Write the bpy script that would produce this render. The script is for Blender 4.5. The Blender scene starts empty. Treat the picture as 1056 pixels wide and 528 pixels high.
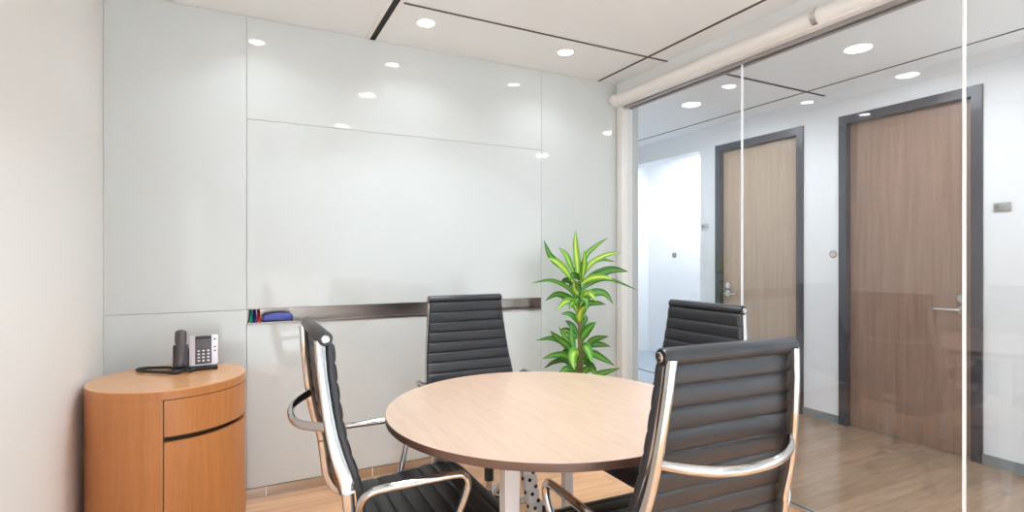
import bpy, bmesh, math, random
from mathutils import Vector, Matrix
random.seed(7)
PI = math.pi
S = bpy.context.scene
COL = S.collection

# ------------------------------------------------------------------ helpers
def mat(name, color=(.8, .8, .8), rough=.5, metal=0., spec=.5, coat=0., ior=1.5):
    m = bpy.data.materials.new(name); m.use_nodes = True
    b = m.node_tree.nodes['Principled BSDF']
    b.inputs['Base Color'].default_value = (*color, 1)
    b.inputs['Roughness'].default_value = rough
    b.inputs['Metallic'].default_value = metal
    b.inputs['Specular IOR Level'].default_value = spec
    b.inputs['Coat Weight'].default_value = coat
    b.inputs['Coat Roughness'].default_value = .03
    b.inputs['IOR'].default_value = ior
    return m

def nodes(m): return m.node_tree.nodes, m.node_tree.links, m.node_tree.nodes['Principled BSDF']

def tex_coord(m, scale, rot=(0, 0, 0)):
    n, l, b = nodes(m)
    tc = n.new('ShaderNodeTexCoord'); mp = n.new('ShaderNodeMapping')
    mp.inputs['Scale'].default_value = scale; mp.inputs['Rotation'].default_value = rot
    l.new(tc.outputs['Object'], mp.inputs['Vector'])
    return mp.outputs['Vector']

def noise(m, vec, scale, detail=4, rough=.6):
    n, l, b = nodes(m)
    t = n.new('ShaderNodeTexNoise'); t.inputs['Scale'].default_value = scale
    t.inputs['Detail'].default_value = detail; t.inputs['Roughness'].default_value = rough
    l.new(vec, t.inputs['Vector']); return t

def ramp(m, fac, stops):
    n, l, b = nodes(m)
    r = n.new('ShaderNodeValToRGB'); e = r.color_ramp.elements
    e[0].position, e[0].color = stops[0][0], (*stops[0][1], 1)
    e[1].position, e[1].color = stops[-1][0], (*stops[-1][1], 1)
    for p, c in stops[1:-1]:
        x = e.new(p); x.color = (*c, 1)
    l.new(fac, r.inputs['Fac']); return r.outputs['Color']

def mixc(m, fac, a, b_, mode='MIX'):
    n, l, b = nodes(m)
    x = n.new('ShaderNodeMix'); x.data_type = 'RGBA'; x.blend_type = mode
    for s, v in ((x.inputs[0], fac), (x.inputs[6], a), (x.inputs[7], b_)):
        if hasattr(v, 'links'): l.new(v, s)
        elif isinstance(v, (int, float)): s.default_value = v
        else: s.default_value = (*v, 1)
    return x.outputs[2]

def bump(m, h, strength=.1, dist=.002):
    n, l, b = nodes(m)
    x = n.new('ShaderNodeBump'); x.inputs['Strength'].default_value = strength
    x.inputs['Distance'].default_value = dist
    l.new(h, x.inputs['Height']); l.new(x.outputs['Normal'], b.inputs['Normal'])

def wood(name, c1, c2, stretch, rough=.4, coat=0., scale=1.):
    m = mat(name, c1, rough, coat=coat); n, l, b = nodes(m)
    v = tex_coord(m, stretch)
    a = noise(m, v, 14 * scale, 6, .65); f = noise(m, v, 60 * scale, 3, .7)
    ca = ramp(m, a.outputs['Fac'], [(.3, c2), (.7, c1)])
    cf = ramp(m, f.outputs['Fac'], [(.3, (.86, .86, .86)), (.7, (1, 1, 1))])
    l.new(mixc(m, 1., ca, cf, 'MULTIPLY'), b.inputs['Base Color'])
    return m

def planks(name, c1, c2, rough):
    m = mat(name, c1, rough); n, l, b = nodes(m)
    v = tex_coord(m, (1, 1, 1))
    br = n.new('ShaderNodeTexBrick'); l.new(v, br.inputs['Vector'])
    br.inputs['Color1'].default_value = (1, 1, 1, 1); br.inputs['Color2'].default_value = (.80, .78, .76, 1)
    br.inputs['Mortar'].default_value = (.62, .55, .5, 1)
    for k, x in (('Scale', 1.), ('Mortar Size', .0012), ('Mortar Smooth', .1), ('Bias', 0.), ('Brick Width', .9), ('Row Height', .10)):
        br.inputs[k].default_value = x
    v2 = tex_coord(m, (1.1, 11, 1))
    a = noise(m, v2, 3.2, 6, .65)
    ca = ramp(m, a.outputs['Fac'], [(.32, c2), (.68, c1)])
    l.new(mixc(m, 1., ca, br.outputs['Color'], 'MULTIPLY'), b.inputs['Base Color'])
    return m

def plaster(name, c, rough=.7, s=120., st=.06):
    m = mat(name, c, rough); n, l, b = nodes(m)
    t = noise(m, tex_coord(m, (1, 1, 1)), s, 3)
    l.new(ramp(m, t.outputs['Fac'], [(.3, tuple(x * .97 for x in c)), (.7, c)]), b.inputs['Base Color'])
    bump(m, t.outputs['Fac'], st, .002); return m

def emit(name, c, s):
    m = bpy.data.materials.new(name); m.use_nodes = True
    n = m.node_tree.nodes; n.clear()
    e = n.new('ShaderNodeEmission'); e.inputs[0].default_value = (*c, 1); e.inputs[1].default_value = s
    o = n.new('ShaderNodeOutputMaterial'); m.node_tree.links.new(e.outputs[0], o.inputs[0]); return m

def pane_glass(name, tint, ior=1.6):
    m = bpy.data.materials.new(name); m.use_nodes = True
    n, l = m.node_tree.nodes, m.node_tree.links; n.clear()
    g = n.new('ShaderNodeNewGeometry'); mx = n.new('ShaderNodeMix')
    mx.inputs[2].default_value = ior; mx.inputs[3].default_value = 1 / ior
    l.new(g.outputs['Backfacing'], mx.inputs[0])
    fr = n.new('ShaderNodeFresnel'); l.new(mx.outputs[0], fr.inputs['IOR'])
    t = n.new('ShaderNodeBsdfTransparent'); t.inputs[0].default_value = (*tint, 1)
    s = n.new('ShaderNodeBsdfGlossy'); s.inputs['Roughness'].default_value = 0.0
    x = n.new('ShaderNodeMixShader'); o = n.new('ShaderNodeOutputMaterial')
    l.new(fr.outputs[0], x.inputs[0]); l.new(t.outputs[0], x.inputs[1]); l.new(s.outputs[0], x.inputs[2])
    l.new(x.outputs[0], o.inputs[0]); return m

# mesh builders -----------------------------------------------------
def box(bm, x0, x1, y0, y1, z0, z1, M=None, bev=0.):
    v = bmesh.ops.create_cube(bm, size=1)['verts']
    bmesh.ops.scale(bm, vec=(x1 - x0, y1 - y0, z1 - z0), verts=v)
    bmesh.ops.translate(bm, vec=((x0 + x1) / 2, (y0 + y1) / 2, (z0 + z1) / 2), verts=v)
    if bev:
        ed = list({e for q in v for e in q.link_edges})
        r = bmesh.ops.bevel(bm, geom=ed, offset=bev, segments=2, affect='EDGES', profile=.6)
        v = list({q for f in r['faces'] for q in f.verts} | {q for q in v if q.is_valid})
    if M: bmesh.ops.transform(bm, matrix=M, verts=v)
    return v

def lathe(bm, prof, n=32, c=(0, 0, 0), a0=0., a1=2 * PI, M=None):
    full = abs(a1 - a0 - 2 * PI) < 1e-6
    k = n if full else n + 1; rings = []; allv = []
    for i in range(k):
        a = a0 + (a1 - a0) * i / n
        r = [bm.verts.new((c[0] + p[0] * math.cos(a), c[1] + p[0] * math.sin(a), c[2] + p[1])) for p in prof]
        rings.append(r); allv += r
    for i in range(n):
        A, B = rings[i], rings[(i + 1) % k]
        for j in range(len(prof) - 1): bm.faces.new((A[j], B[j], B[j + 1], A[j + 1]))
    bmesh.ops.remove_doubles(bm, verts=allv, dist=1e-6)
    allv = [v for v in allv if v.is_valid]
    if M: bmesh.ops.transform(bm, matrix=M, verts=allv)
    return allv

def sector(bm, r0, r1, z0, z1, a0, a1, c, n=24):
    """closed curved slab"""
    R = []
    for i in range(n + 1):
        a = a0 + (a1 - a0) * i / n; ca, sa = math.cos(a), math.sin(a)
        R.append([bm.verts.new((c[0] + r * ca, c[1] + r * sa, z)) for r, z in ((r0, z0), (r1, z0), (r1, z1), (r0, z1))])
    for i in range(n):
        for j in range(4): bm.faces.new((R[i][j], R[i + 1][j], R[i + 1][(j + 1) % 4], R[i][(j + 1) % 4]))
    bm.faces.new(R[0]); bm.faces.new(R[-1][::-1])

def crom(P, n=8):
    P = [Vector(p) for p in P]; out = []
    for i in range(len(P) - 1):
        p0 = P[i - 1] if i else P[0] * 2 - P[1]; p1, p2 = P[i], P[i + 1]
        p3 = P[i + 2] if i + 2 < len(P) else P[-1] * 2 - P[-2]
        for k in range(n):
            t = k / n
            out.append(.5 * ((2 * p1) + (p2 - p0) * t + (2 * p0 - 5 * p1 + 4 * p2 - p3) * t * t + (3 * p1 - p0 - 3 * p2 + p3) * t ** 3))
    out.append(P[-1]); return out

def tube(bm, P, r, n=12, flat=1., up=None):
    """swept round bar; r is a number or a list; flat squashes across 'up'"""
    P = [Vector(p) for p in P]; N = len(P); rings = []
    t0 = (P[1] - P[0]).normalized()
    nrm = Vector(up) if up else (Vector((0, 0, 1)) if abs(t0.z) < .9 else Vector((1, 0, 0)))
    for i, p in enumerate(P):
        t = (P[min(i + 1, N - 1)] - P[max(i - 1, 0)]).normalized()
        nrm = (nrm - t * nrm.dot(t)).normalized(); b = t.cross(nrm)
        rr = r[i] if isinstance(r, (list, tuple)) else r
        rings.append([bm.verts.new(p + nrm * math.cos(2 * PI * k / n) * rr * flat + b * math.sin(2 * PI * k / n) * rr) for k in range(n)])
    for i in range(N - 1):
        for k in range(n): bm.faces.new((rings[i][k], rings[i][(k + 1) % n], rings[i + 1][(k + 1) % n], rings[i + 1][k]))
    bm.faces.new(rings[0][::-1]); bm.faces.new(rings[-1])

def cyl(bm, a, b, r, n=24, r2=None):
    tube(bm, [a, Vector(a).lerp(Vector(b), .5), b], [r, (r + (r2 or r)) / 2, r2 or r], n)

def obj(name, bm, m, parent=None, smooth=35, kind=None, label=None):
    bmesh.ops.recalc_face_normals(bm, faces=bm.faces)
    me = bpy.data.meshes.new(name); bm.to_mesh(me); bm.free()
    for x in (m if isinstance(m, (list, tuple)) else [m]): me.materials.append(x)
    if smooth:
        me.polygons.foreach_set('use_smooth', [True] * len(me.polygons))
        me.set_sharp_from_angle(angle=math.radians(smooth))
    o = bpy.data.objects.new(name, me); COL.objects.link(o)
    if parent: o.parent = parent
    if kind: o['kind'] = kind
    if label: o['label'] = label
    return o

def thing(name, label, cat, loc=(0, 0, 0), rz=0., group=None):
    o = bpy.data.objects.new(name, None); COL.objects.link(o); o.empty_display_size = .05
    o.location = loc; o.rotation_euler = (0, 0, rz); o['label'] = label; o['category'] = cat
    if group: o['group'] = group
    return o

def tag(o, label, cat, group=None):
    o['label'] = label; o['category'] = cat
    if group: o['group'] = group
    return o

def struct(name, bm, m, parent=None, smooth=0):
    return obj(name, bm, m, parent, smooth, kind=None if parent else 'structure')

def dup(o, parent=None):
    c = o.copy(); COL.objects.link(c); c.parent = parent
    for ch in list(o.children): dup(ch, c)
    return c

BM = bmesh.new
def one(x0, x1, y0, y1, z0, z1, bev=0.):
    b = BM(); box(b, x0, x1, y0, y1, z0, z1, bev=bev); return b

# ------------------------------------------------------------------ materials
M = {}
M['wall_warm'] = plaster('wall_warm', (.84, .825, .805))
M['wall_white'] = plaster('wall_white', (.87, .87, .87))
M['corr_white'] = plaster('corr_white', (.80, .81, .83))
M['ceiling'] = plaster('ceiling_board', (.875, .895, .905), .85, 260., .1)
M['panel'] = mat('back_painted_glass', (.65, .672, .67), .03, spec=.5)
M['seam'] = mat('seam_grey', (.55, .56, .55), .6)
M['black_gap'] = mat('black_gap', (.012, .011, .011), .7)
M['grey_gap'] = mat('grey_gap', (.09, .08, .078), .7)
M['steel'] = mat('brushed_steel', (.60, .57, .55), .22, 1.)
M['chrome'] = mat('chrome', (.52, .495, .485), .07, 1.)
M['satin'] = mat('satin_aluminium', (.74, .73, .72), .22, 1.)
M['floor'] = planks('oak_planks', (.80, .47, .27), (.66, .36, .19), .22)
M['floor2'] = planks('corridor_planks', (.34, .24, .17), (.25, .17, .115), .16)
M['tile'] = mat('grey_tile', (.33, .385, .44), .3)
M['white_paint'] = mat('white_paint', (.87, .855, .84), .4)
M['leg_paint'] = mat('leg_paint', (.76, .75, .77), .35)
M['dark_frame'] = mat('dark_frame', (.052, .050, .062), .35)
M['skirt_grey'] = mat('skirting_grey', (.23, .25, .26), .5)
M['door_a'] = wood('beige_oak', (.50, .38, .28), (.42, .315, .23), (2.5, 2.5, .12), .4)
M['door_b'] = wood('brown_oak', (.345, .22, .165), (.245, .155, .115), (2.5, 2.5, .12), .4)
M['cab'] = wood('honey_oak', (.56, .225, .075), (.47, .178, .054), (1.6, 1.6, .1), .35, scale=2.)
M['cab_top'] = wood('honey_oak_top', (.72, .37, .17), (.64, .31, .13), (.25, 3, 1), .25, coat=.15)
M['table'] = wood('pale_oak', (.565, .395, .295), (.485, .33, .24), (2.2, .16, 1), .28, scale=1.1)
M['edge'] = mat('brown_edge', (.13, .068, .048), .4)
M['leather'] = mat('black_leather', (.013, .013, .0165), .40, spec=.55)
n_, l_, b_ = nodes(M['leather']); t_ = noise(M['leather'], tex_coord(M['leather'], (1, 1, 1)), 320, 3); bump(M['leather'], t_.outputs['Fac'], .12, .001)
M['rubber'] = mat('black_plastic', (.02, .02, .022), .45)
M['pane'] = pane_glass('clear_pane', (.975, .985, .99))
M['gasket'] = mat('clear_gasket', (.95, .955, .965), .3)
M['lamp'] = emit('lamp_glow', (1, .97, .93), 14.)
M['lamp_cool'] = emit('lamp_glow_cool', (.97, .98, 1), 14.)
M['cane'] = mat('cane', (.20, .17, .06), .7)
M['soil'] = plaster('soil', (.05, .035, .025), .95, 60., .6)
M['pot'] = mat('pot_white', (.7, .69, .67), .35)
M['phone_dark'] = mat('phone_dark', (.075, .058, .068), .35)
M['phone_black'] = mat('phone_black', (.014, .013, .015), .4)
M['phone_silver'] = mat('phone_silver', (.62, .56, .60), .35, .4)
M['key'] = mat('phone_key', (.75, .74, .76), .4)
M['screen'] = mat('phone_screen', (.10, .085, .095), .12)
M['blue'] = mat('eraser_blue', (.05, .07, .33), .45)
M['felt'] = mat('eraser_felt', (.03, .03, .05), .9)
M['mk_white'] = mat('marker_white', (.72, .72, .72), .4)
for k, c in (('green', (.01, .33, .19)), ('navy', (.02, .03, .25)), ('red', (.62, .02, .03))): M['mk_' + k] = mat('marker_' + k, c, .4)

# leaf: green blade, yellow-green band along the middle (uv.x runs across the blade)
lm = mat('variegated_leaf', (.05, .25, .02), .35); n, l, b = nodes(lm)
uv = n.new('ShaderNodeUVMap'); sx = n.new('ShaderNodeSeparateXYZ'); l.new(uv.outputs[0], sx.inputs[0])
at = n.new('ShaderNodeAttribute'); at.attribute_name = 'tone'
edge = ramp(lm, sx.outputs['X'], [(.0, (.03, .16, .02)), (.3, (.06, .27, .03)), (.42, (1, 1, 1)), (.58, (1, 1, 1)), (.7, (.06, .27, .03)), (1., (.03, .16, .02))])
band = ramp(lm, at.outputs['Fac'], [(0., (.025, .17, .025)), (.45, (.22, .46, .05)), (1., (.80, .82, .14))])
bf = n.new('ShaderNodeMapRange')
pk = ramp(lm, sx.outputs['X'], [(.22, (0, 0, 0)), (.45, (1, 1, 1)), (.55, (1, 1, 1)), (.78, (0, 0, 0))])
gr = ramp(lm, at.outputs['Fac'], [(0., (.010, .085, .015)), (.5, (.045, .25, .022)), (1., (.18, .46, .035))])
l.new(mixc(lm, pk, gr, band), b.inputs['Base Color'])
M['leaf'] = lm

# ------------------------------------------------------------------ room dimensions (camera stands at 0,0)
XL, XG, XC = -.531, 2.385, 3.87        # left wall, glass wall, far corridor wall
YB, YF = 2.965, -5.2                   # back wall, wall behind the camera
H = 2.4

# floors and ceiling
struct('floor', one(XL - .1, XG + .02, -.75, YB + .1, -.1, 0), M['floor'])
struct('floor_office', one(XL - .1, XG + .02, YF - .1, -.75, -.1, 0), plaster('bounce_carpet', (.70, .70, .70), .95, 200., .3))  # unseen carpet, made pale to bounce neutral light up to the ceiling
struct('floor_corridor', one(XG + .02, XC + .12, -.5, 3.5, -.1, 0), M['floor2'])
struct('floor_corridor_bounce', one(XG + .02, XC + .12, YF - .1, -.5, -.1, 0), bpy.data.materials['bounce_carpet'])  # added out of view as a reflector for the corridor ceiling
struct('floor_lobby', one(XG + .02, 5.2, 3.5, 5.8, -.1, 0), M['tile'])
struct('ceiling', one(XL - .1, 5.2, YF - .1, 5.8, H, H + .1), M['ceiling'])
struct('trim_1', one(XG + .02, XC + .01, 3.485, 3.515, 0, .004), M['steel'])
# ceiling joints
g = BM(); box(g, .645, .675, YF, YB - .008, H - .006, H + .002); jt = struct('trim_2', g, M['black_gap'])
g = BM(); box(g, .624, .6445, YF, YB - .008, H - .007, H + .002); box(g, .6755, .696, YF, YB - .008, H - .007, H + .002); struct('trim_3', g, M['white_paint'])
struct('trim_4', one(2.174, 2.188, YF, YB - .008, H - .004, H + .002), M['grey_gap'])
struct('trim_5', one(.696, 2.34, 2.464, 2.476, H - .0035, H + .002), M['grey_gap'])
struct('trim_6', one(2.44, XC - .005, 2.455, 2.473, H - .004, H + .002), M['grey_gap'])
struct('trim_7', one(3.650, 3.660, YF, 5.4, H - .004, H + .002), M['grey_gap'])
struct('trim_8', one(2.44, XC - .005, .92, .935, H - .004, H + .002), M['white_paint'])
struct('trim_9', one(.696, 2.34, -.02, -.008, H - .0035, H + .002), M['grey_gap'])

# left wall and wall behind the camera (with a window added for fill light)
struct('wall_left', one(XL - .1, XL, YF - .1, YB + .1, 0, H), M['wall_warm'])
g = BM()
wx0, wx1, wz0, wz1 = -.1, 2.0, .85, 2.2
box(g, XL, wx0, YF - .1, YF, 0, H); box(g, wx1, XC, YF - .1, YF, 0, H)
box(g, wx0, wx1, YF - .1, YF, 0, wz0); box(g, wx0, wx1, YF - .1, YF, wz1, H)
struct('wall_front', g, M['wall_warm'])
wn = struct('window_1', one(wx0 + .04, wx1 - .04, YF - .062, YF - .054, wz0 + .04, wz1 - .04), M['pane'])
g = BM()
for a in (wx0, (wx0 + wx1) / 2 - .02, wx1 - .04): box(g, a, a + .04, YF - .09, YF - .02, wz0, wz1)
box(g, wx0, wx1, YF - .09, YF - .02, wz0, wz0 + .04); box(g, wx0, wx1, YF - .09, YF - .02, wz1 - .04, wz1)
obj('window_fill_frame', g, M['white_paint'], wn, 0)

# back wall: solid wall with a recess, clad in white painted glass
wb = BM()
RX0, RX1, RZ0, RZ1, RD = .046, 1.733, .872, .944, .085
box(wb, XL, XG + .15, YB + RD + .01, YB + .25, 0, H)
box(wb, XL, XG + .15, YB + .006, YB + RD + .01, 0, RZ0 - .006); box(wb, XL, XG + .15, YB + .006, YB + RD + .01, RZ1 + .004, H)
box(wb, XL, RX0 - .004, YB + .006, YB + RD + .01, RZ0 - .006, RZ1 + .004); box(wb, RX1 + .004, XG + .15, YB + .006, YB + RD + .01, RZ0 - .006, RZ1 + .004)
wall_back = struct('wall_back', wb, M['seam'])
gp = .0009; y0, y1 = YB - .002, YB + .006
for (a, b_, c, d) in ((XL, .044, .942, H), (XL, .044, .052, .942), (.044, 1.735, 1.89, H), (.044, 1.735, .946, 1.89),
                      (.044, 1.735, .052, .870), (1.735, 2.336, .052, H)):
    obj('glass_panel', one(a + gp, b_ - gp, y0, y1, c + gp, d - gp, .0012), M['panel'], wall_back, 0)
# stainless skirting under the glass
struct('baseboard_back', one(XL, 2.336, YB - .004, YB + .006, 0, .050), M['steel'])
g = BM()
for x in (.13, .66, 1.28): box(g, x, x + .004, YB - .0045, YB - .003, .002, .05)
struct('trim_10', g, M['white_paint'])
# marker tray: a steel channel let into the wall
M['tray'] = mat('tray_steel', (.34, .29, .27), .28, 1.)
t = BM(); e = .003
box(t, RX0, RX1, YB + RD, YB + RD + .004, RZ0, RZ1); box(t, RX0, RX1, YB - .006, YB + RD, RZ0 - .004, RZ0)
box(t, RX0, RX1, YB - .002, YB + RD, RZ1, RZ1 + .002)
box(t, RX0 - e, RX0, YB - .002, YB + RD, RZ0, RZ1); box(t, RX1, RX1 + e, YB - .002, YB + RD, RZ0, RZ1)
box(t, RX0, RX1, YB - .006, YB - .003, RZ0 - .006, RZ0 + .005)
obj('marker_tray', t, M['tray'], wall_back, 0)

# glass partition
struct('trim_11', one(2.335, 2.345, YF, YB - .004, 2.235, H), M['wall_white'])           # bulkhead face
struct('wall_right', one(2.345, 2.425, YF, YB - .004, 2.28, H), M['wall_white'])
head = BM(); box(head, 2.346, 2.372, YF, YB - .066, 2.222, 2.28); box(head, 2.398, 2.424, YF, YB - .066, 2.222, 2.28); box(head, 2.372, 2.398, YF, YB - .066, 2.262, 2.28)
struct('trim_12', head, mat('head_channel', (.36, .34, .34), .4))
struct('trim_13', one(2.335, 2.425, YB - .064, YB - .004, 0, 2.234, .004), M['white_paint'], smooth=30)
ft = BM(); box(ft, 2.368, 2.376, YF, YB - .066, 0, .018); box(ft, 2.394, 2.402, YF, YB - .066, 0, .018); box(ft, 2.376, 2.394, YF, YB - .066, 0, .006)
struct('trim_14', ft, M['satin'])
JY = [YB - .068, 1.968, .9925, .017, -.96, -1.935, -2.91, -3.885, YF]
for i in range(8):
    a, b_ = JY[i + 1] + (.006 if i < 7 else 0), JY[i] - (.006 if i else 0)
    struct('window_%d' % (i + 2), one(2.380, 2.390, a, b_, .007, 2.26), M['pane'])
for i, (y, w) in enumerate(((1.968, .0018), (.9925, .0034), (.017, .0045), (-.96, .0045), (-1.935, .0045), (-2.91, .0045), (-3.885, .0045))):
    struct('trim_%d' % (15 + i), one(2.378, 2.392, y - w, y + w, .018, 2.235), M['gasket'])

# corridor: far wall with two doors and the opening to the lobby
D = [(1.519, 2.357), (2.630, 3.477)]; DH = 2.215
OP0, OP1, OPH = 3.66, 5.15, 2.21
cw = BM()
def seg(a, b_, z0, z1): box(cw, XC, XC + .12, a, b_, z0, z1)
seg(YF, D[0][0], 0, H); seg(D[0][0], D[0][1], DH, H); seg(D[0][1], D[1][0], 0, H); seg(D[1][0], D[1][1], DH, H)
seg(D[1][1], OP0, 0, H); seg(OP0, OP1, OPH, H); seg(OP1, 5.5, 0, H)
struct('wall_corridor', cw, M['corr_white'])
for i, (a, b_) in enumerate(((YF, D[0][0]), (D[0][1], D[1][0]), (D[1][1], OP0))):
    struct('baseboard_corridor_%s' % 'abc'[i], one(XC - .012, XC, a, b_, 0, .06), M['skirt_grey'])
struct('wall_corridor_end', one(XG + .15, XC + .12, 5.5, 5.6, 0, H), M['corr_white'])
struct('wall_corridor_left', one(XG + .05, XG + .15, YB + .25, 5.5, 0, H), M['corr_white'])
struct('trim_29', one(XC - .014, XC + .012, OP0, OP1, 0, .006), M['skirt_grey'])
# lobby beyond the opening
struct('wall_lobby_back', one(XC + .12, 5.0, 5.38, 5.48, 0, H), M['corr_white'])
struct('wall_lobby_side', one(4.76, 4.86, 3.3, 5.38, 0, H), M['corr_white'])
struct('wall_lobby_near', one(XC + .12, 4.76, 3.2, 3.3, 0, H), M['corr_white'])

for i, ((a, b_), wm, side) in enumerate(zip(D, (M['door_b'], M['door_a']), (-1, 1))):
    dr = struct('door_%d' % (i + 1), one(XC + .035, XC + .075, a + .058, b_ - .058, .006, DH - .062), wm)
    f = BM(); fx0, fx1 = XC - .012, XC + .118
    box(f, fx0, fx1, a + .001, a + .055, 0, DH); box(f, fx0, fx1, b_ - .055, b_ - .001, 0, DH); box(f, fx0, fx1, a + .055, b_ - .055, DH - .06, DH - .001)
    for q in (a + .055, b_ - .067): box(f, XC + .076, XC + .09, q, q + .012, 0, DH - .06)
    obj('door_frame', f, M['dark_frame'], dr, 0)
    hy = (a + .058 + .055) if side < 0 else (b_ - .058 - .055)
    hb = BM()
    cyl(hb, (XC + .036, hy, .885), (XC + .024, hy, .885), .026)
    cyl(hb, (XC + .03, hy, .885), (XC - .018, hy, .885), .010)
    dirn = 1 if side < 0 else -1
    tube(hb, crom([(XC - .015, hy, .885), (XC - .02, hy + dirn * .02, .885), (XC - .02, hy + dirn * .07, .884), (XC - .02, hy + dirn * .125, .883)], 5), .009)
    obj('door_handle', hb, M['satin'], dr)
    kb = BM(); cyl(kb, (XC + .036, hy, .955), (XC + .022, hy, .955), .025); cyl(kb, (XC + .03, hy, .955), (XC + .018, hy, .955), .012)
    obj('lock_cylinder', kb, M['satin'], dr)

# door signs
for (y, lab, nm) in ((1.43, 'small silver sign plate on the wall right of the brown door', 'A'), (3.60, 'small silver sign plate on the wall left of the beige door', 'B')):
    s = thing('door_sign', lab, 'sign', (XC, y, 1.49), 0)
    obj('plate', one(-.008, 0, -.04, .04, -.024, .024, .002), M['satin'], s)
    g = BM(); box(g, -.0088, -.0079, .012, .034, -.014, .014)
    for z in (-.006, .004): box(g, -.0088, -.0079, -.026, .006, z - .0015, z + .0015)
    obj('lettering', g, mat('sign_grey' + nm, (.2, .2, .21), .5), s, 0)

# round markers stuck on the partition panes
for y, lab in ((1.476, 'round silver safety marker on the glass between beige and brown doors'), (2.455, 'round silver safety marker on the glass left of the beige door')):
    s = thing('safety_sign', lab, 'sticker', (2.379, y, 1.217), 0)
    g = BM(); cyl(g, (0, 0, 0), (-.003, 0, 0), .017, 28); obj('disc', g, M['satin'], s)
    g = BM(); lathe(g, [(.017, 0), (.017, .004), (.013, .0045), (.013, 0)], 28, M=Matrix.Rotation(-PI / 2, 4, 'Y')); obj('rim', g, M['steel'], s)

# roller blind along the head of the glass
bl = thing('roller_blind', 'white roller blind tube running along the top of the glass wall', 'blind', (2.292, 0, 2.272))
g = BM(); tube(g, [(0, YF + .02, 0), (0, 1, 0), (0, 2.925, 0)], .036, 28); obj('blind_tube', g, M['white_paint'], bl)
g = BM(); box(g, -.006, .042, YF + .02, 2.925, -.044, -.030, bev=.003); obj('hem_bar', g, M['white_paint'], bl)
g = BM(); tube(g, [(0, 2.926, 0), (0, 2.935, 0), (0, 2.945, 0)], [.041, .041, .036], 28); box(g, -.01, .042, 2.927, 2.943, -.03, .03); obj('end_cap', g, M['white_paint'], bl)
g = BM(); tube(g, [(0, 1.484, 0), (0, 1.496, 0), (0, 1.508, 0)], .0385, 28); box(g, 0, .042, 1.49, 1.502, -.01, .038); obj('bracket', g, M['satin'], bl)

# ------------------------------------------------------------------ downlights
def downlight(x, y, r, label, cat='ceiling light', group=None, power=20., cool=False, spread=170):
    t = thing('downlight', label, cat, (x, y, H), 0, group)
    g = BM(); lathe(g, [(r, -.0005), (r + .004, -.004), (r + .012, -.004), (r + .015, 0), (r, 0)], 32); obj('trim_ring', g, M['white_paint'], t)
    g = BM(); lathe(g, [(0, -.0012), (r * .8, -.0012), (r, -.0006), (r, 0), (0, 0)], 32); obj('diffuser', g, M['lamp_cool' if cool else 'lamp'], t)
    ld = bpy.data.lights.new('downlight_lamp', 'AREA'); ld.shape = 'DISK'; ld.size = 2 * r; ld.energy = power
    ld.color = (.88, .95, 1) if cool else (.84, .945, 1); ld.spread = math.radians(spread)
    lo = bpy.data.objects.new('lamp', ld); COL.objects.link(lo); lo.parent = t; lo.location = (0, 0, -.012)
    return t
P1 = 1.0
downlight(.10, 2.63, .042, 'small round ceiling downlight left of the black ceiling slot', power=P1, spread=125)
downlight(.86, 2.63, .042, 'small round ceiling downlight just right of the black ceiling slot', power=P1, spread=125)
downlight(1.706, 2.635, .042, 'small round ceiling downlight near the glass wall corner above the plant', power=P1, spread=125)
downlight(.85, 1.94, .062, 'larger round ceiling downlight above the table', power=8.5, spread=125)
downlight(.85, .90, .062, 'larger round ceiling downlight above the nearest chair', power=8.5, spread=125)
for x, y, lab in ((-.06, -1.94, 'round office downlight behind the viewpoint, nearest on the left side'), (-.06, -3.8, 'round office downlight behind the viewpoint, farthest on the left side'),
                  (1.7, -1.94, 'round fill light added behind the viewpoint, nearest on the right side'), (1.7, -3.8, 'round fill light added behind the viewpoint, farthest on the right side')):
    downlight(x, y, .062, lab, power=52, spread=115)  # right-hand pair added as fill; power raised to bounce off the carpet
downlight(3.166, 1.82, .066, 'round corridor downlight in front of the brown door', power=7.5, cool=True)
downlight(3.166, 3.085, .066, 'round corridor downlight in front of the beige door', power=7.5, cool=True)
downlight(3.166, .55, .066, 'round corridor downlight nearest the viewpoint', power=7.5, cool=True)
downlight(3.166, -1.2, .066, 'round fill light added to the corridor behind the viewpoint', power=45, cool=True, spread=115)  # extra unseen lamp, strong so the corridor ceiling gets bounced light
downlight(4.31, 4.35, .26, 'large round soft fill light added in the white lobby beyond the corridor', power=13, cool=True, spread=180)  # added unseen, wide and soft to brighten the lobby walls evenly

# ------------------------------------------------------------------ table
TC = (.896, 1.515); TR = .507; TZ = .72
tb = thing('round_table', 'round pale oak meeting table with brown edge and white legs', 'table', (*TC, 0))
g = BM(); lathe(g, [(0, TZ), (TR - .0016, TZ), (TR - .001, TZ - .001), (TR - .001, TZ - .021), (0, TZ - .021)], 128); obj('tabletop', g, M['table'], tb)
g = BM(); lathe(g, [(TR - .001, TZ - .0006), (TR, TZ - .0014), (TR, TZ - .020), (TR - .002, TZ - .022), (TR - .02, TZ - .022), (TR - .02, TZ - .021), (TR - .001, TZ - .021), (TR - .001, TZ - .0006)], 128)
obj('edge_band', g, M['edge'], tb)
g = BM()
for y in (-.24, .325): box(g, -.25, .34, y - .015, y + .015, TZ - .062, TZ - .023)
for x in (-.25, .352): box(g, x - .015, x + .015, -.23, .30, TZ - .062, TZ - .023)
obj('underframe', g, M['leg_paint'], tb, 0)
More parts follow.
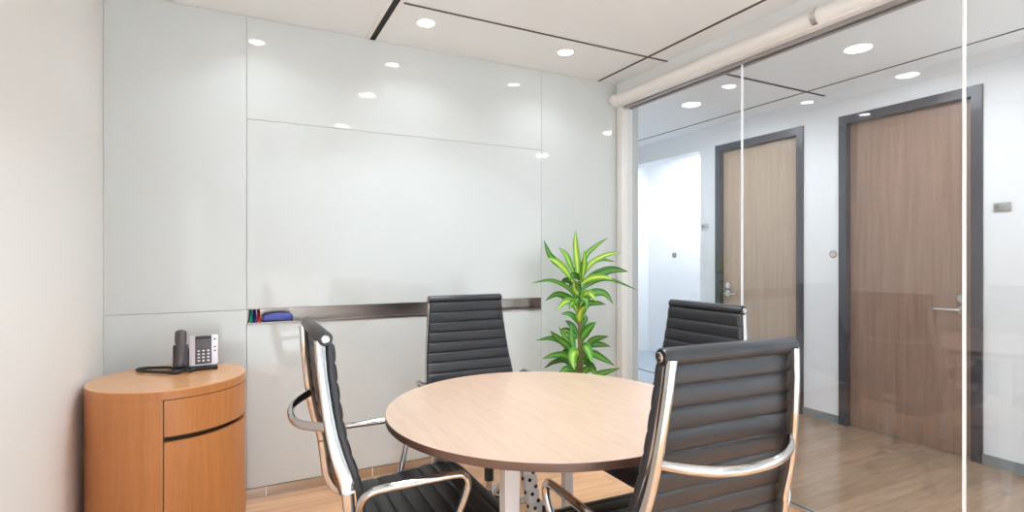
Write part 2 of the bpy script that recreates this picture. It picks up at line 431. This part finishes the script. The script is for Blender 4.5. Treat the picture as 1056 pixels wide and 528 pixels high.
for sx, sy, lx, ly in ((-1, -1, -.25, -.245), (-1, 1, -.25, .315), (1, -1, .380, -.235), (1, 1, .315, .345)):
    if True:
        g = BM(); r = bmesh.ops.create_cube(g, size=1)['verts']
        for v in r:
            top = v.co.z > 0; w = .022 if top else .017; off = 0 if top else .006
            v.co = Vector((lx + sx * off + v.co.x * 2 * w, ly + sy * off + v.co.y * 2 * w, TZ - .024 if top else .008))
        bmesh.ops.bevel(g, geom=list(g.edges), offset=.004, segments=2, affect='EDGES')
        lg = obj('leg', g, M['leg_paint'], tb)
        g = BM(); cyl(g, (lx + sx * .006, ly + sy * .006, 0), (lx + sx * .006, ly + sy * .006, .009), .018); obj('foot', g, M['rubber'], lg)
# perforated cable spine hanging under the top
g = BM(); h = BM(); k = 0; z = TZ - .03
while z > .03:
    cx = -.158 + .21 * (TZ - z); cy = -.125
    box(g, cx - .021, cx + .021, cy - .019, cy + .019, z - .046, z, bev=.013)
    for dx, dy, ax in ((-.008, -.0195, 'y'), (.012, -.0195, 'y'), (-.0215, .0, 'x')):
        for q in (-.012, -.034):
            c = Vector((cx + dx, cy + dy, z + q))
            d = Vector((0, -.0012, 0)) if ax == 'y' else Vector((-.0012, 0, 0))
            if (q < -.02) == (dx > 0): cyl(h, c + d * -1, c + d, .0055, 10)
    z -= .043
sp = obj('cable_spine', g, M['leg_paint'], tb); obj('spine_hole', h, M['black_gap'], sp, 0)

# ------------------------------------------------------------------ chair (faces +Y, origin under the column)
PROF = [(-.282, .989), (-.276, .90), (-.262, .79), (-.245, .71), (-.222, .635), (-.214, .57), (-.205, .50), (-.175, .455), (-.11, .437), (0., .440), (.12, .450), (.185, .450), (.222, .436), (.238, .415)]
cl = crom([(0, a, b_) for a, b_ in PROF], 24)
# arc-length resample
def resample(P, step):
    L = [0.]
    for i in range(1, len(P)): L.append(L[-1] + (P[i] - P[i - 1]).length)
    N = int(round(L[-1] / step)); out = []; j = 0
    for k in range(N + 1):
        s = L[-1] * k / N
        while j < len(P) - 2 and L[j + 1] < s: j += 1
        out.append(P[j].lerp(P[j + 1], (s - L[j]) / max(1e-9, L[j + 1] - L[j])))
    return out, L[-1]
STEP = .004
CP, CL = resample(cl, STEP)
def frame(i):
    t = (CP[min(i + 1, len(CP) - 1)] - CP[max(i - 1, 0)]).normalized()
    return t, Vector((0, -t.z, t.y))            # normal points to the sitter side
def halfw(p):                                    # half width of the sling by height / position
    if p.z > .62: return .189 + (.985 - p.z) / (.985 - .62) * .036
    d = max(0., p.y - .165) / .073
    return .228 - .05 * (1 - math.sqrt(max(0., 1 - min(1, d) ** 2)))
SPL = next(i for i, p in enumerate(CP) if p.z < .475 and p.y < -.15)
def pad(i0, i1, phase=0.):
    g = BM(); K = [-1, -.992, -.97, -.9, -.5, 0, .5, .9, .97, .992, 1]; F = [.35, .7, .93, 1, 1, 1, 1, 1, .93, .7, .35]
    R = []
    for i in range(i0, i1 + 1):
        t, nn = frame(i); p = CP[i] + nn * .017; s = (i - i0) * STEP + phase
        th = .0080 + .0052 * abs(math.sin(PI * s / .048)) ** .4
        w = halfw(CP[i]) - .002
        fr = [g.verts.new(Vector((k * w, 0, 0)) + p + nn * th * f) for k, f in zip(K, F)]
        bk = [g.verts.new(Vector((k * w, 0, 0)) + p - nn * th * .95 * f) for k, f in zip(K[::-1], F)]
        R.append(fr + bk)
    m = len(R[0])
    for A, B in zip(R, R[1:]):
        for k in range(m): g.faces.new((A[k], A[(k + 1) % m], B[(k + 1) % m], B[k]))
    g.faces.new(R[0][::-1]); g.faces.new(R[-1]); return g
def rail(sx):
    g = BM(); R = []; sec = [(.3, -1), (.8, -.85), (1, -.4), (1, .4), (.8, .85), (.3, 1), (-.3, 1), (-.8, .85), (-1, .4), (-1, -.4), (-.8, -.85), (-.3, -1)]
    i1 = len(CP) - 3
    for i in range(0, i1):
        t, nn = frame(i); c = CP[i] - nn * .006; x = sx * (halfw(CP[i]) - .012)
        d = .013 + .005 * math.exp(-((CP[i].z - .63) / .12) ** 2) * (1 if CP[i].y < -.18 else 0)
        R.append([g.verts.new(c + Vector((x + a * .0105, 0, 0)) + nn * b_ * d) for a, b_ in sec])
    m = len(sec)
    for A, B in zip(R, R[1:]):
        for k in range(m): g.faces.new((A[k], A[(k + 1) % m], B[(k + 1) % m], B[k]))
    g.faces.new(R[0][::-1]); g.faces.new(R[-1]); return g
def make_chair():
    t = thing('office_chair', '', 'chair')
    obj('backrest', pad(3, SPL), M['leather'], t, 60)
    obj('seat', pad(SPL + 1, len(CP) - 1, .0), M['leather'], t, 60)
    # rolled top edge of the sling
    g = BM(); zc, yc = .992, -.276
    tube(g, [(-.191, yc, zc), (-.187, yc, zc), (0, yc, zc), (.187, yc, zc), (.191, yc, zc)], [.0165, .0185, .0185, .0185, .0165], 24)
    hr = obj('head_roll', g, M['leather'], t)
    for s in (-1, 1):
        g = BM(); tube(g, [(s * .1905, yc, zc), (s * .1945, yc, zc), (s * .197, yc, zc)], [.0105, .0105, .0085], 20)
        tube(g, [(s * .196, yc, zc), (s * .1975, yc, zc), (s * .199, yc, zc)], .0045, 12); obj('end_cap', g, M['chrome'], hr)
        obj('side_rail', rail(s), M['chrome'], t)
        # arm loop
        pts = crom([(s * .234, -.205, .52), (s * .250, -.206, .575), (s * .264, -.201, .612), (s * .270, -.180, .629), (s * .271, -.145, .633), (s * .271, -.05, .633), (s * .271, .035, .632), (s * .271, .058, .626), (s * .270, .069, .609), (s * .267, .066, .58), (s * .252, .046, .51), (s * .234, .025, .444)], 8)
        g = BM(); tube(g, pts, .0105, 12); obj('armrest', g, M['chrome'], t)
    # bowed brace behind the back
    q = []
    for k in range(25):
        a = -1 + 2 * k / 24; w = .186
        bow = (1 - abs(a) ** 2.6) * .066
        q.append((a * w, -.272 - bow, .775 - .012 * (1 - a * a)))
    g = BM(); tube(g, q, .0095, 12, flat=1.25); obj('back_brace', g, M['chrome'], t)
    # seat spreaders
    g = BM()
    for y, z in ((-.10, .425), (.13, .437)):
        tube(g, crom([(-.215, y, z), (-.12, y * .9, z - .03), (0, y * .8, z - .04), (.12, y * .9, z - .03), (.215, y, z)], 5), .011, 10)
    obj('seat_spreader', g, M['satin'], t)
    g = BM(); box(g, -.06, .06, -.11, .13, .345, .395, bev=.01); me = obj('tilt_mechanism', g, M['rubber'], t)
    g = BM(); tube(g, crom([(.05, .03, .365), (.13, .03, .36), (.20, .03, .358)], 4), .005, 8); tube(g, [(.195, .03, .358), (.215, .03, .357), (.245, .03, .356)], [.008, .011, .008], 10)
    obj('lever', g, M['rubber'], me)
    g = BM(); cyl(g, (0, 0, .115), (0, 0, .35), .0135); co = obj('gas_column', g, M['chrome'], t)
    g = BM(); cyl(g, (0, 0, .205), (0, 0, .30), .0215); obj('column_sleeve', g, M['rubber'], co)
    g = BM(); lathe(g, [(0, .085), (.034, .085), (.036, .10), (.030, .15), (.022, .158), (0, .158)], 24)
    for k in range(5):
        a = 2 * PI * k / 5 + PI / 2; c, s = math.cos(a), math.sin(a)
        tube(g, [(c * .02, s * .02, .122), (c * .10, s * .10, .112), (c * .18, s * .18, .096), (c * .25, s * .25, .080), (c * .262, s * .262, .076)], [.022, .020, .016, .013, .009], 12, flat=.75)
    sb = obj('star_base', g, M['chrome'], t)
    for k in range(5):
        a = 2 * PI * k / 5 + PI / 2; c, s = math.cos(a), math.sin(a)
        g = BM(); cyl(g, (c * .25, s * .25, .05), (c * .25, s * .25, .08), .007, 10)
        tx, ty = -s, c
        for w in (-.017, .017):
            cx, cy = c * .235 + tx * w, s * .235 + ty * w
            cyl(g, (cx - tx * .008, cy - ty * .008, .026), (cx + tx * .008, cy + ty * .008, .026), .026, 20)
        cyl(g, (c * .235 - tx * .02, s * .235 - ty * .02, .026), (c * .235 + tx * .02, s * .235 + ty * .02, .026), .008, 10)
        tube(g, crom([(c * .227, s * .227, .05), (c * .24, s * .24, .056), (c * .257, s * .257, .048)], 4), .011, 8)
        obj('caster', g, M['rubber'], sb)
    return t
proto = make_chair()
def at_back(x, y, rz):            # chair whose back top centre stands at x, y
    return (x + math.sin(rz) * -.28 * 1, y + math.cos(rz) * .28, 0)
GRP = 'office chairs around the round table'
spots = [(.95, .808, -.05, 'black leather chrome chair seen from behind, nearest, right of the round table'),
         (1.715, 1.595, PI / 2, 'black leather chrome chair facing left, between round table and glass wall'),
         (1.005, 2.46, PI, 'black leather chrome chair facing the viewer, against the white glass back wall'),
         (.19, 1.573, -PI / 2, 'black leather chrome chair in side view, left of the round table')]
for i, (x, y, rz, lab) in enumerate(spots):
    o = proto if i == 0 else dup(proto)
    o.location = at_back(x, y, rz); o.rotation_euler = (0, 0, rz); o['label'] = lab; o['group'] = GRP
    if i == 0: o.scale = (1, 1, 1.008)

# ------------------------------------------------------------------ round cabinet
CC = (-.24, 2.57); CR = .275
cb = thing('round_cabinet', 'round honey oak cabinet with curved drawer and door in the left corner', 'cabinet', (*CC, 0))
A0, A1 = math.radians(-89.3), math.radians(35)
g = BM(); lathe(g, [(0, .72), (CR - .002, .72), (CR - .0005, .7185), (CR - .0005, .715), (0, .715)], 96); obj('top', g, M['cab_top'], cb)
g = BM(); lathe(g, [(0, .032), (CR - .031, .032), (CR - .031, .7146), (0, .7146)], 72); obj('inner_case', g, mat('case_dark', (.05, .022, .010), .7), cb)
g = BM(); sector(g, CR - .03, CR, .03, .6855, A1, A0 + 2 * PI, (0, 0), 64); lathe(g, [(CR - .03, .686), (CR, .686), (CR, .7148), (CR - .03, .7148), (CR - .03, .686)], 96); obj('carcass', g, M['cab'], cb)
e = .003 / CR
g = BM(); sector(g, CR - .02, CR - .0005, .551, .683, A0 + e, A1 - e, (0, 0), 32); obj('drawer', g, M['cab'], cb)
g = BM(); sector(g, CR - .02, CR - .0005, .034, .531, A0 + e, A1 - e, (0, 0), 32); obj('door', g, M['cab'], cb)
g = BM(); lathe(g, [(0, 0), (CR - .03, 0), (CR - .03, .03), (0, .03)], 48); obj('plinth', g, M['rubber'], cb)

# ------------------------------------------------------------------ telephone on the cabinet (faces -Y in its own frame)
ph = thing('desk_telephone', 'black and silver desk telephone with keypad standing on the round cabinet', 'telephone', (-.166, 2.66, .7205), math.radians(3))
TL = Matrix.Translation((0, 0, .012)) @ Matrix.Rotation(math.radians(-24), 4, 'X')
g = BM(); box(g, -.078, .092, -.030, .075, .0, .014, bev=.004); box(g, -.05, .06, .052, .072, .012, .085, bev=.004); obj('stand', g, M['phone_black'], ph)
g = BM(); box(g, -.016, .094, -.002, .024, .004, .140, TL, .006); obj('housing', g, M['phone_silver'], ph)
g = BM(); box(g, .007, .070, -.0045, .004, .010, .136, TL, .003); fp = obj('face_panel', g, M['phone_dark'], ph)
g = BM(); box(g, .011, .066, -.0058, -.003, .084, .114, TL, .001); obj('screen', g, M['screen'], fp)
g = BM(); box(g, .009, .068, -.007, -.002, .122, .135, TL, .003); obj('brow', g, M['phone_black'], fp)
for r in range(4):
    for c in range(3):
        g = BM(); x = .0205 + c * .018; z = .024 + r * .0145
        box(g, x - .0048, x + .0048, -.008, -.003, z - .0035, z + .0035, TL, .001); obj('key', g, M['key'], fp)
for z in (.118, .083, .066):
    g = BM(); box(g, .078, .087, -.004, -.001, z - .003, z + .003, TL, .001); obj('side_key', g, M['phone_dark'], ph)
g = BM(); box(g, -.075, -.018, .0, .024, .002, .105, TL, .006); obj('cradle', g, M['phone_black'], ph)
g = BM(); hs = BM()
tube(hs, [TL @ Vector(p) for p in crom([(-.046, -.014, .006), (-.046, -.019, .02), (-.046, -.022, .05), (-.046, -.022, .09), (-.046, -.022, .14), (-.046, -.017, .158)], 5)],
     [.017] + [.021] * 8 + [.0195] * 8 + [.022] * 7 + [.020, .017], 16, flat=.62, up=TL.to_3x3() @ Vector((0, 1, 0)))
g.free()
obj('handset', hs, M['phone_dark'], ph)
g = BM(); C_ = lambda x, y, z=.0075: (x, y, z)
tube(g, crom([C_(-.035, -.052, .012), C_(-.055, -.068), C_(-.10, -.035), C_(-.165, .03), C_(-.205, .085), C_(-.175, .108), C_(-.12, .090), C_(-.075, .062)], 8), .0062, 10)
tube(g, crom([C_(-.030, -.045, .012), C_(-.012, -.062), C_(.0, -.045), C_(-.005, -.034, .008)], 6), .005, 10)
obj('handset_cord', g, M['phone_black'], ph)

# ------------------------------------------------------------------ things in the marker tray
for k, (cname, x) in enumerate((('green', .062), ('navy', .080), ('red', .099))):
    tname = {'green': 'green', 'navy': 'dark blue', 'red': 'red'}[cname]
    mk = thing('whiteboard_marker', '%s capped whiteboard marker leaning in the steel wall tray' % tname, 'marker', (x, YB + .004, RZ0 + .0008), 0, 'markers in the wall tray')
    g = BM(); tube(g, [(0, .016, .016), (0, .042, .036), (0, .070, .058)], .0072, 16); obj('barrel', g, M['mk_' + cname], mk)
    g = BM(); tube(g, [(0, -.004, .0088), (0, -.001, .0096), (0, .008, .011), (0, .018, .0175)], [.006, .0085, .0088, .0085], 16); obj('cap', g, M['mk_' + cname], mk)
er = thing('board_eraser', 'blue whiteboard eraser lying in the steel wall tray', 'eraser', (.187, YB + .03, RZ0 + .0008), .05)
g = BM(); R = []
for k in range(13):
    x = -.07 + .14 * k / 12; u = x / .07; zt = .048 - .010 * u * u
    if k in (0, 12): zt -= .004
    R.append([g.verts.new((x, *p)) for p in ((-.024, .012), (-.026, .030), (-.018, zt), (.018, zt), (.026, .030), (.024, .012))])
for A, B in zip(R, R[1:]):
    for k in range(6): g.faces.new((A[k], A[(k + 1) % 6], B[(k + 1) % 6], B[k]))
g.faces.new(R[0]); g.faces.new(R[-1]); obj('grip', g, M['blue'], er)
obj('felt', one(-.07, .07, -.026, .026, 0, .0118, .002), M['felt'], er)

# ------------------------------------------------------------------ plant
PB = (1.85, 2.66)
pl = thing('potted_dracaena', 'tall green and yellow variegated dracaena in the corner behind the table', 'plant', (*PB, 0))
f_px = 552.; ZP = .4573 * PB[0] + .8893 * PB[1]; XP = .8893 * PB[0] - .4573 * PB[1]
RV, FV = Vector((.8893, -.4573, 0)), Vector((.4573, .8893, 0))   # viewer's right / away, as room directions
SC = ZP / f_px; PX0 = 528 + f_px * XP / ZP
def lp(px, py, d): return RV * ((px - PX0) * SC) + FV * d + Vector((0, 0, 1.2 - (py - 266) * SC))
LEAVES = [ # points base->tip (reference outline, as offsets of the plant), half width, tone, depth of tip
 ([(596, 287), (595, 270), (593, 252), (593, 237)], 4.6, .95, -.03), ([(592, 290), (580, 275), (568, 264), (561, 247)], 4.6, .25, .03),
 ([(592, 292), (582, 278), (573, 270), (564, 266)], 5., .9, -.08), ([(594, 288), (588, 272), (584, 262), (577, 255)], 4., .6, .06),
 ([(597, 290), (604, 265), (615, 254), (630, 244)], 3.2, .55, .08), ([(598, 291), (608, 273), (625, 263), (641, 261)], 3.6, .9, .0),
 ([(598, 293), (606, 276), (620, 268), (638, 270)], 3., .35, .09), ([(598, 293), (614, 284), (630, 278), (647, 280)], 6., .2, -.03),
 ([(598, 294), (608, 287), (620, 285), (629, 288)], 4., .95, -.10), ([(597, 305), (606, 294), (628, 288), (660, 300)], 2.8, .3, .04),
 ([(594, 308), (585, 296), (568, 289), (549, 292)], 2.8, .45, .02), ([(600, 289), (602, 276), (602, 267), (601, 258)], 4., .75, -.05),
 ([(599, 306), (594, 300), (591, 294), (590, 288)], 5.5, .9, -.10), ([(596, 320), (589, 309), (575, 303), (562, 310)], 5., .3, .0),
 ([(596, 322), (590, 312), (582, 310), (572, 319)], 5., .8, -.10), ([(598, 318), (607, 304), (622, 302), (632, 313)], 5.4, .3, -.02),
 ([(598, 316), (604, 303), (608, 303), (613, 310)], 5., .9, -.09), ([(600, 328), (606, 314), (616, 313), (627, 315)], 4., .3, .06),
 ([(596, 334), (592, 327), (586, 323), (578, 323)], 3.6, .35, -.04), ([(598, 334), (597, 326), (598, 320), (602, 314)], 5.5, 1., -.08),
 ([(598, 354), (602, 344), (608, 336), (613, 331)], 6., .35, -.06), ([(594, 370), (585, 356), (574, 347), (567, 340)], 5., .4, -.04),
 ([(592, 364), (580, 353), (568, 349), (553, 352)], 3.6, .35, .03), ([(593, 362), (590, 350), (590, 342), (589, 333)], 4.6, .4, .02),
 ([(599, 368), (608, 353), (616, 348), (627, 346)], 5.4, .3, -.03), ([(599, 364), (609, 356), (620, 356), (632, 359)], 4.6, .25, .06),
 ([(593, 378), (584, 367), (572, 366), (559, 370)], 4.6, .4, .0), ([(593, 384), (584, 372), (572, 374), (561, 382)], 4., .2, .05),
 ([(599, 376), (609, 364), (620, 368), (632, 375)], 5., .35, -.06), ([(598, 364), (592, 362), (589, 368), (590, 377)], 6.5, .7, -.12),
 ([(606, 398), (615, 387), (625, 383), (639, 379)], 4.4, .3, -.02), ([(599, 358), (603, 356), (606, 362), (607, 370)], 5.5, .5, -.12),
 ([(594, 366), (588, 354), (583, 348), (577, 338)], 4., .6, .07), ([(598, 390), (604, 380), (608, 378), (614, 384)], 5., .45, -.1),
 ([(594, 390), (588, 382), (582, 384), (577, 394)], 5., .3, -.1), ([(597, 400), (590, 386), (578, 388), (568, 398)], 5., .3, .08),
 ([(598, 345), (600, 336), (605, 330), (606, 326)], 4., .2, .08), ([(597, 305), (594, 310), (589, 312), (586, 318)], 4., .5, -.06),
 ([(598, 300), (600, 306), (604, 310), (603, 320)], 4.5, .35, -.07), ([(597, 380), (602, 372), (611, 378), (616, 390)], 5., .2, .0),
 ([(596, 345), (592, 338), (588, 334), (584, 332)], 3.5, .2, .07), ([(598, 410), (590, 398), (580, 402), (570, 415)], 5, .3, .02), ([(599, 412), (610, 400), (622, 404), (630, 418)], 5, .3, .0)]
for k in range(14):          # further leaves of the same two crowns, turned away from the viewer or to the sides
    top = k % 2; by = random.uniform(284, 322) if top else random.uniform(345, 405)
    a = random.uniform(-1, 1); ln = random.uniform(17, 30); up = random.uniform(-.25, .9) if top else random.uniform(-.4, .6)
    bx = 597 + random.uniform(-2, 2)
    LEAVES.append(([(bx, by), (bx + a * ln * .35, by - ln * .35 * (.5 + up)), (bx + a * ln * .75, by - ln * .5 * (.45 + up)), (bx + a * ln, by - ln * .5 * up)],
                   random.uniform(3, 4.8), random.choice((0., .1, .2, .35, .7)), random.choice((-1, 1, 1)) * random.uniform(.05, .10)))
g = BM(); uvl = g.loops.layers.uv.new('UVMap'); tl = g.verts.layers.float.new('tone')
for pts, hw, tone, dep in LEAVES:
    N = len(pts); P = crom([lp(x, y, dep * (k / (N - 1)) ** 1.2) for k, (x, y) in enumerate(pts)], 5)
    n = len(P); rows = []
    view = -FV
    tilt = random.uniform(-.45, .45)
    for i, p in enumerate(P):
        t = (P[min(i + 1, n - 1)] - P[max(i - 1, 0)]).normalized(); u = i / (n - 1)
        side = t.cross(view)
        side = side.normalized() if side.length > 1e-4 else RV.copy()
        side = Matrix.Rotation(tilt, 3, t) @ side; nn = side.cross(t).normalized()
        w = hw * SC * .88 * (min(1, .28 + 2.0 * u) * max(0., 1 - u ** 3.2)) + .0004
        rows.append([(p + side * w * q + nn * (abs(q) - .5) * w * .35, (q + 1) / 2) for q in (-1, -.5, 0, .5, 1)])
    vs = []
    for r in rows:
        vr = []
        for co, q in r:
            v = g.verts.new(co); v[tl] = tone; vr.append((v, q))
        vs.append(vr)
    for i in range(n - 1):
        for k in range(4):
            q4 = [vs[i][k], vs[i][k + 1], vs[i + 1][k + 1], vs[i + 1][k]]
            f = g.faces.new([a for a, _ in q4])
            for lo, (_, q) in zip(f.loops, q4): lo[uvl].uv = (q, i / n)
fo = obj('foliage', g, M['leaf'], pl, 60)
so = fo.modifiers.new('thick', 'SOLIDIFY'); so.thickness = .0012
g = BM()
for pts, r in (([(598, 560), (598, 420), (597, 340), (597, 290)], .0075), ([(600, 560), (601, 430), (600, 360), (599, 330)], .009), ([(593, 560), (594, 450), (595, 400), (596, 372)], .010)):
    P = crom([lp(*p, 0) for p in pts], 6); tube(g, P, r, 10)
obj('stem', g, M['cane'], pl)
g = BM(); lathe(g, [(0, 0), (.105, 0), (.112, .01), (.14, .27), (.143, .28), (.135, .283), (.128, .26), (.0, .255)], 40); pt = obj('pot', g, M['pot'], pl)
g = BM(); lathe(g, [(0, .262), (.127, .258), (.127, .254), (0, .254)], 32); obj('soil', g, M['soil'], pt)

# ------------------------------------------------------------------ fill daylight through the added window behind the camera
w = bpy.data.worlds.new('World'); S.world = w; w.use_nodes = True
bg = w.node_tree.nodes['Background']; bg.inputs[0].default_value = (.88, .94, 1, 1); bg.inputs[1].default_value = 1.3
pd = bpy.data.lights.new('window_fill_portal', 'AREA'); pd.shape = 'RECTANGLE'; pd.size = wx1 - wx0; pd.size_y = wz1 - wz0; pd.cycles.is_portal = True
po = bpy.data.objects.new('window_fill_portal', pd); COL.objects.link(po); po.location = ((wx0 + wx1) / 2, YF - .11, (wz0 + wz1) / 2); po.rotation_euler = (PI / 2, 0, 0)

# ------------------------------------------------------------------ camera
cd = bpy.data.cameras.new('Camera'); cam = bpy.data.objects.new('Camera', cd); COL.objects.link(cam)
cd.sensor_width = 36; cd.lens = 36 * 552 / 1056; cd.shift_y = 2 / 1056; cd.clip_start = .02
cam.location = (0, 0, 1.2); cam.rotation_euler = (PI / 2, 0, -math.atan2(.4573, .8893)); S.camera = cam
vs = S.view_settings; vs.view_transform = 'Standard'; vs.look = 'None'; vs.gamma = 1; vs.exposure = .5; vs.use_curve_mapping = False
S.cycles.use_denoising = True; S.cycles.max_bounces = 14; S.cycles.diffuse_bounces = 8; S.cycles.glossy_bounces = 6; S.cycles.transparent_max_bounces = 16
S.cycles.caustics_reflective = False; S.cycles.caustics_refractive = False; S.cycles.sample_clamp_indirect = 6
